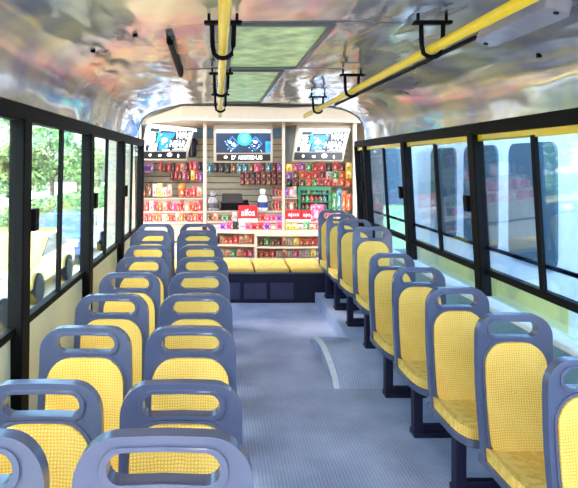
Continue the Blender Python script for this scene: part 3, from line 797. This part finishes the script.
row(286, 352, 163, 171, DH-.3, pat('py pp pu pg pr pr pk pr pm py'), 'hanging in top row, kiosk right', 'hanging packets, right top row', True, .8)
row(286, 352, 171, 179, DH-.3, pat('pu pb po pr pr pm pw pg po py'), 'hanging in middle row, kiosk right', 'hanging packets, right middle row', True, .8)
row(286, 352, 179.4, 187, DH-.35, pat('pk pm pb po pg pr pr pe po po'), 'hanging in lowest row, kiosk right', 'hanging packets, right lowest row', True, .8)
item('carton', 'red', 317, 327, 177.5, 185, DH-.44, 'red and white carton above the green rack', dscale=.06)
item('carton', 'purple', 141, 153.5, 163, 172.5, 10.5, 'flat magenta box on the left kiosk wall', dscale=.1)
row(333, 352, 187, 210, 9.95, pat('pg pt po po'), 'standing to the right of the green rack', 'sweets right of the green rack')
# middle counter
row(208, 237, 212, 221.3, 9.66, pat('cb pe cb cg cb cw'), 'on second step left of red carton', 'cartons on the second step')
row(260, 282, 213, 221.3, 9.66, pat('cr pp cp cu'), 'on second step left of middle post', 'cartons by the middle post')
row(207, 283, 222, 231.3, 9.39, pat('cp cw cu cp ck cw cp cr cr cu ce cp'), 'on front step, middle display', 'cartons on the middle front step')
row(286, 334, 221.8, 231.3, 9.39, pat('py py pw pg pe pr pe ce'), 'on front step, right display', 'packets on the right front step')
row(326, 341, 212, 221.3, 9.66, pat('pr pe ce'), 'on second step, right display', 'sweets on the right second step')
row(272, 282, 186, 197, 10.0, pat('cm cb cr'), 'in the upper stack behind the middle post', 'upper stack behind the middle post')
row(272, 282, 198, 210.8, 9.95, pat('cb cr cb'), 'in the lower stack behind the middle post', 'lower stack behind the middle post')
row(286, 297, 186, 197.5, 9.98, pat('cu ce cw'), 'in the upper stack left of the green rack', 'upper stack left of the green rack')
row(286, 297, 198.5, 210.8, 9.92, pat('cb ce cb'), 'in the lower stack left of the green rack', 'lower stack left of the green rack')
# red script box, till, figurine bags etc.
def red_box(x0, x1, y0, y1, D, label, body=None):
    a = K(x0, y1, D); b = K(x1, y0, D); c = Vector(((a.x+b.x)/2, D, Z_M2+.003)); t = tag(empty('red_carton', c), label, 'sweets')
    wd, ht = b.x-a.x, b.z-a.z
    bm = B(); box(bm, -wd/2, wd/2, 0, .16, 0, ht); link('carton', bm, mat('bright_red', (205, 28, 40), .35), t)
    bm = B(); box(bm, -wd/2, wd/2, -.004, .0, 0, ht*.16); link('white_band', bm, WHITEP, t)
    if body:
        me = text_loops(body); xs = [v.co.x for v in me.vertices]; yy = [v.co.y for v in me.vertices]
        for v in me.vertices: v.co = (-wd*.36+wd*.72*(v.co.x-min(xs))/(max(xs)-min(xs)), -.006, ht*.34+ht*.45*(v.co.y-min(yy))/(max(yy)-min(yy)))
        me.materials.clear(); me.materials.append(WHITEP); o = bpy.data.objects.new('lettering', me); COL.objects.link(o); o.parent = t
    return t
red_box(238.5, 257.5, 206, 221.3, 9.66, 'bright red carton with white script on the middle counter', 'aifos')
red_box(286, 301, 210.5, 221.3, 9.66, 'bright red carton just right of the middle post', 'ajos')
red_box(301.5, 312, 211, 221.3, 9.66, 'bright red carton left of the big pink bag', 'ajo')
item('pouch', 'pink', 311, 325, 201, 218, 9.55, 'big round pink bag on the right counter', dscale=.16).location.z = Z_M2+.003
# till
def till():
    a = K(221, 211, 10.0); b = K(249, 194.5, 10.0); c = Vector(((a.x+b.x)/2, 10.0, Z_M3+.003)); t = tag(empty('cash_till', c), 'low black till on the middle counter below the slat wall', 'till')
    w2 = (b.x-a.x)/2; h = b.z-Z_M3
    bm = B(); box(bm, -w2, w2, 0, .3, 0, h*.45); link('drawer_case', bm, BLACK, t, bevel=.01)
    bm = B(); hexa(bm, [(-w2*.95, .02, h*.45), (w2*.6, .02, h*.45), (w2*.6, .28, h*.45), (-w2*.95, .28, h*.45)], [(-w2*.9, .12, h), (w2*.5, .12, h), (w2*.5, .28, h), (-w2*.9, .28, h)]); link('keypad_housing', bm, mat('till_black', (34, 32, 36), .4), t, bevel=.008)
    bm = B(); box(bm, w2*.62, w2*.95, .05, .25, h*.45, h*.6); link('printer', bm, BLACK, t)
till()
# white and grey counter figurines, simplified to tied bags
def bag(name, label, x0, x1, y0, y1, D, z, m, band):
    a = K(x0, y1, D); b = K(x1, y0, D); t = tag(empty(name, ((a.x+b.x)/2, D, z+.003)), label, 'bag'); w2 = (b.x-a.x)/2; h = b.z-z
    bm = B(); lathe(bm, [(w2*.8, 0), (w2, h*.1), (w2*.95, h*.45), (w2*.7, h*.66), (w2*.35, h*.72), (w2*.55, h*.85), (w2*.6, h*.95), (w2*.3, h)], 14); link('bag', bm, m, t, smooth=True)
    bm = B(); lathe(bm, [(w2*1.0, h*.14), (w2*1.02, h*.2), (w2*1.0, h*.4)], 14); link('band', bm, band, t, smooth=True)
    bm = B(); lathe(bm, [(w2*.4, h*.69), (w2*.42, h*.72), (w2*.4, h*.75)], 12); link('tie', bm, BLACK, t)
bag('gift_bag', 'white tied bag with a blue band on the middle counter', 257.5, 268, 189, 211, 9.98, Z_M3, mat('bag_white', (226, 226, 232), .5, var=.4, scale=22), mat('bag_blue', (40, 60, 120), .4))
bag('gift_bag', 'grey tied bag left of the black till', 207.5, 219, 191, 211, 9.93, Z_M3, mat('bag_grey', (140, 138, 136), .6, var=.6, scale=20), mat('bag_dark', (70, 66, 66), .5))
# green rack
def rack():
    D = 9.93; a = K(298, 211, D); b = K(331, 186.5, D); z0 = Z_M3+.003; h = b.z-z0; w2 = (b.x-a.x)/2; cx = (a.x+b.x)/2
    G = mat('green_rack', (30, 112, 66), .4)
    t = tag(empty('sweet_rack', (cx, D, z0)), 'dark green shelf rack of sweets on the right counter', 'rack')
    for s in (-1, 1):
        bm = B(); x = s*(w2-.02); box(bm, x-.02, x+.02, 0, .28, 0, h); link('side_post', bm, G, t)
    for k in range(3):
        bm = B(); z = h*k/3; box(bm, -w2, w2, 0, .28, z, z+.02); link('shelf', bm, G, t)
    bm = B(); box(bm, -w2, w2, -.01, .28, h*.84, h); link('header', bm, G, t)
    bm = B(); box(bm, -w2, w2, .27, .29, 0, h); link('back', bm, mat('rack_dark', (26, 50, 40), .5), t)
    bm = B()
    box(bm, -w2*.5, w2*.5, 0, .008, -.02, .02); bmesh.ops.rotate(bm, verts=bm.verts, cent=(0,0,0), matrix=Matrix.Rotation(-PI/2, 3, 'X'))
    bmesh.ops.rotate(bm, verts=bm.verts, cent=(0,0,0), matrix=Matrix.Rotation(PI/2, 3, 'X')); bmesh.ops.translate(bm, verts=bm.verts, vec=(0, -.008, h*.92)); link('header_label', bm, WHITEP, t)
    zt = [z0+h*k/3+.021 for k in range(3)]
    names = ['lowest', 'middle', 'top']
    for k, p in enumerate(('jm jb jr jw jb jm', 'jb jg jr jm jb jt', 'jt jw jg jt jw')):
        if k == 2: hh = h*.12
        else: hh = h*.24
        its = pat(p); n = len(its)
        for i, (kd, c) in enumerate(its):
            key = (kd, c)
            if key not in PROTO or PROTO[key] is True: o = KIND[kd](c, 0); PROTO[key] = o
            else: o = copy_tree(PROTO[key])
            wd = (2*w2-.1)/n
            o.location = (cx-w2+.05+wd*(i+.5), D+.05+wd/2, zt[k]); o.scale = (wd*.92, wd*.92, hh)
            tag(o, 'small %s sweet jar on the %s shelf of the green rack, %s from the left' % (c, names[k], NTH[i]), 'sweets', 'jars in the green rack')
rack()
# lower display : two shelves
row(219, 254, 234.5, 245.0, 9.2, pat('pe po pr pr pe pe po'), 'in left bay of open counter, upper shelf', 'packets in the left bay, upper shelf')
row(219, 254, 248, 258.4, 9.2, pat('pe pe pg pe pr pp'), 'in left bay of open counter, bottom shelf', 'packets in the left bay, bottom shelf')
row(259, 334, 236.5, 246.8, 9.12, pat('pb pg pb pm pe pw py po po pr pr py pe'), 'in right bay of open counter, upper shelf', 'packets in the right bay, upper shelf')
row(259, 334, 249.5, 258.4, 9.12, pat('po po pr pw pe pw pp pw pw py pw pu pu'), 'in right bay of open counter, bottom shelf', 'packets in the right bay, bottom shelf')
# black hanging thing
bm = B(); a = K(192.2, 141, 10.55)
lathe(bm, [(.05, -.28), (.075, -.24), (.07, -.1), (.10, -.04), (.09, .02), (.03, .06)], 12)
o = link('water_bottle', bm, mat('dark_blue_black', (24, 34, 50), .35), smooth=True); o.location = (a.x, 10.62, a.z-.0)
tag(o, 'dark blue bottle shape hanging on the wall right of the left screen', 'bottle')

# ---------------------------------------------------------------- outside
GZ = -1.15
bm = B(); box(bm, -60, 60, -20, 90, GZ-.2, GZ)
struct('ground', bm, mat('pale_paving', (196, 194, 186), .9, var=.12, scale=.8), 'pale paved yard outside the bus windows', 'ground')
LEAF = mat('leaf_green', (128, 164, 100), .6, var=.5, scale=1.5)
LEAF2 = mat('leaf_olive', (140, 158, 98), .6, var=.5, scale=1.5)
BARK = mat('bark', (96, 78, 60), .9)
def tree_proto(m, seed, R=2.4, H=5.5, n=3600):
    r = random.Random(seed); t = empty('tree')
    bm = B(); tube(bm, [(0, 0, 0), (.05, .03, H*.3), (-.03, .05, H*.55), (0, 0, H*.8)], .14, 8)
    for k in range(6):
        a = k*1.05; tube(bm, [(0, 0, H*.3+k*.2), (math.cos(a)*R*.5, math.sin(a)*R*.5, H*.5+k*.2)], .05, 6)
    link('trunk', bm, BARK, t)
    bm = B(); cl = [(Vector((r.uniform(-1, 1)*R*.7, r.uniform(-1, 1)*R*.7, H*r.uniform(.28, .95))), r.uniform(.5, 1.0)*R*.45) for _ in range(16)]
    for _ in range(n):
        c, q = r.choice(cl); d = Vector((r.gauss(0, 1), r.gauss(0, 1), r.gauss(0, 1))).normalized()
        p = c+d*q*(r.random()**.33); s = r.uniform(.09, .17)
        u = Vector((r.gauss(0, 1), r.gauss(0, 1), r.gauss(0, 1))).normalized(); v = u.cross(d).normalized()
        vs = [bm.verts.new(p+u*s), bm.verts.new(p+v*s*.55), bm.verts.new(p-u*s), bm.verts.new(p-v*s*.55)]; bm.faces.new(vs)
    link('crown', bm, m, t); return t
tp = [tree_proto(LEAF, 1), tree_proto(LEAF2, 2, 2.1, 4.6)]
spots = [(-10.5, 12, 0), (-10, 17.5, 1), (-10.5, 23.5, 0), (-10, 30, 1), (-10, 36, 0), (-10.3, 44, 1), (-12.5, 5.5, 1), (13, 19, 0), (12, 27, 1), (12.5, 36, 0), (11, 46, 1), (14, 12, 1)]
used = set(); cntL = cntR = 0
for x, y, k in spots:
    if k not in used: o = tp[k]; used.add(k)
    else: o = copy_tree(tp[k])
    o.location = (x, y, GZ); o.rotation_euler.z = rnd.uniform(0, 6); s = rnd.uniform(.95, 1.25); o.scale = (s, s, s)
order_l = sorted([q for q in spots if q[0] < 0], key=lambda q: q[1]); order_r = sorted([q for q in spots if q[0] > 0], key=lambda q: q[1])
for o in [o for o in COL.objects if o.name.split('.')[0] == 'tree']:
    lx = o.location.x; L = order_l if lx < 0 else order_r
    i = min(range(len(L)), key=lambda j: abs(L[j][0]-lx)+abs(L[j][1]-o.location.y))
    tag(o, 'leafy green tree outside the %s windows, %s along from the front' % ('left' if lx < 0 else 'right', NTH[i]), 'tree', 'trees outside the bus')
# hedge and low wall on the left
bm = B(); r = random.Random(5)
for _ in range(9000):
    p = Vector((-6.9+r.uniform(-.45, .45), r.uniform(6, 46), GZ+1.5*r.random()**.6+.05)); s = r.uniform(.07, .14)
    u = Vector((r.gauss(0, 1), r.gauss(0, 1), r.gauss(0, 1))).normalized(); v = u.orthogonal().normalized()
    bm.faces.new([bm.verts.new(p+u*s), bm.verts.new(p+v*s*.6), bm.verts.new(p-u*s), bm.verts.new(p-v*s*.6)])
tag(link('hedge', bm, LEAF, None), 'clipped leafy hedge along the yard left of the bus', 'hedge')
bm = B(); box(bm, -6.35, -6.2, 6, 46, GZ, GZ+.55)
tag(link('garden_wall', bm, mat('pale_wall', (226, 212, 170), .8)), 'low cream wall in front of the hedge', 'wall')
# cars on the left
def car(label, m, loc, rz, src=None):
    t = tag(empty('car', loc), label, 'car', 'parked cars outside the left windows'); t.rotation_euler.z = rz
    bm = B(); side = [(-2.0, .35), (-2.05, .7), (-1.95, .85), (-1.1, .95), (-.5, 1.38), (.75, 1.42), (1.45, 1.0), (2.0, .9), (2.1, .6), (2.05, .35)]
    prism(bm, side, -.82, .82); link('body', bm, m, t, bevel=.06, seg=3)
    bm = B(); gl = [(-1.0, .97), (-.47, 1.33), (.1, 1.36), (.1, .97)]; g2 = [(.18, .97), (.18, 1.36), (.72, 1.36), (1.25, 1.0)]
    for s in (-1, 1):
        prism(bm, gl, s*.815, s*.835); prism(bm, g2, s*.815, s*.835)
    link('side_window', bm, mat('car_glass', (30, 40, 52), .1), t)
    for x in (-1.3, 1.3):
        for s in (-1, 1):
            bm = B(); lathe(bm, [(.2, -.1), (.33, -.1), (.33, .1), (.2, .1)], 18); bmesh.ops.rotate(bm, verts=bm.verts, cent=(0,0,0), matrix=Matrix.Rotation(PI/2, 3, 'X')); bmesh.ops.translate(bm, verts=bm.verts, vec=(x, s*.78, .33)); link('wheel', bm, BLACK, t)
    for s in (-1, 1):
        bm = B(); box(bm, -2.07, -2.0, s*.6-.15, s*.6+.15, .6, .74); link('headlamp', bm, WHITEP, t)
    return t
car('white parked car nearest the front outside the left windows', mat('car_white', (232, 234, 238), .2, coat=.5), (-4.6, 9.2, GZ), PI/2)
car('yellow parked car behind the white one outside the left windows', mat('car_yellow', (226, 190, 80), .2, coat=.5), (-4.7, 14.2, GZ), PI/2)
car('blue parked car farthest along outside the left windows', mat('car_blue', (70, 96, 160), .2, coat=.5), (-4.8, 19.4, GZ), PI/2)
# parked bus on the right
def parked_bus(label, loc, m, ln=9):
    t = tag(empty('parked_bus', loc), label, 'bus', 'buses parked outside the right windows'); t.scale = (1.05, 1.05, 1.25)
    bm = B(); prism(bm, [(x, z) for x, z in rrect(-1.2, 1.2, .4, 3.05, (.1, .1, .35, .35), 6)], 0, ln); link('body', bm, m, t, bevel=.03)
    gm = mat('bus_window', (52, 80, 96), .12, spec=.35)
    k = 0
    while .4+k*1.3+1.0 < ln:
        y0 = .4+k*1.3; k += 1
        bm = plate([rrect(y0, y0+1.0, 1.5, 2.62, .12, 5)], -1.225, -1.195)
        for v in bm.verts: v.co = Vector((v.co.y, v.co.x, v.co.z))
        link('window', bm, gm, t)
    bm = plate([rrect(-1.02, 1.02, 1.45, 2.75, .18, 6)], -.03, .0); link('rear_window', bm, gm, t)
    bm = B(); box(bm, -1.215, -1.19, .2, ln-.2, 1.0, 1.22); link('stripe', bm, mat('stripe_yellow', (168, 172, 104), .4), t)
    bm = B(); box(bm, -1.05, -.85, -.03, .0, .8, 1.15); box(bm, .85, 1.05, -.03, .0, .8, 1.15); link('tail_lamp', bm, mat('tail_red', (190, 40, 40), .3), t)
    for y in (1.6, ln-2.0):
        for s in (-1, 1):
            bm = B(); lathe(bm, [(.28, -.13), (.48, -.13), (.48, .13), (.28, .13)], 20); bmesh.ops.rotate(bm, verts=bm.verts, cent=(0,0,0), matrix=Matrix.Rotation(PI/2, 3, 'Y')); bmesh.ops.translate(bm, verts=bm.verts, vec=(s*1.1, y, .48)); link('wheel', bm, BLACK, t)
parked_bus('pale blue parked bus nearest outside the right windows', (4.9, 6.0, GZ), mat('bus_white', (186, 202, 214), .35), 5.2)
parked_bus('green parked bus farther along outside the right windows', (5.4, 17.5, GZ), mat('bus_green', (120, 160, 122), .25))
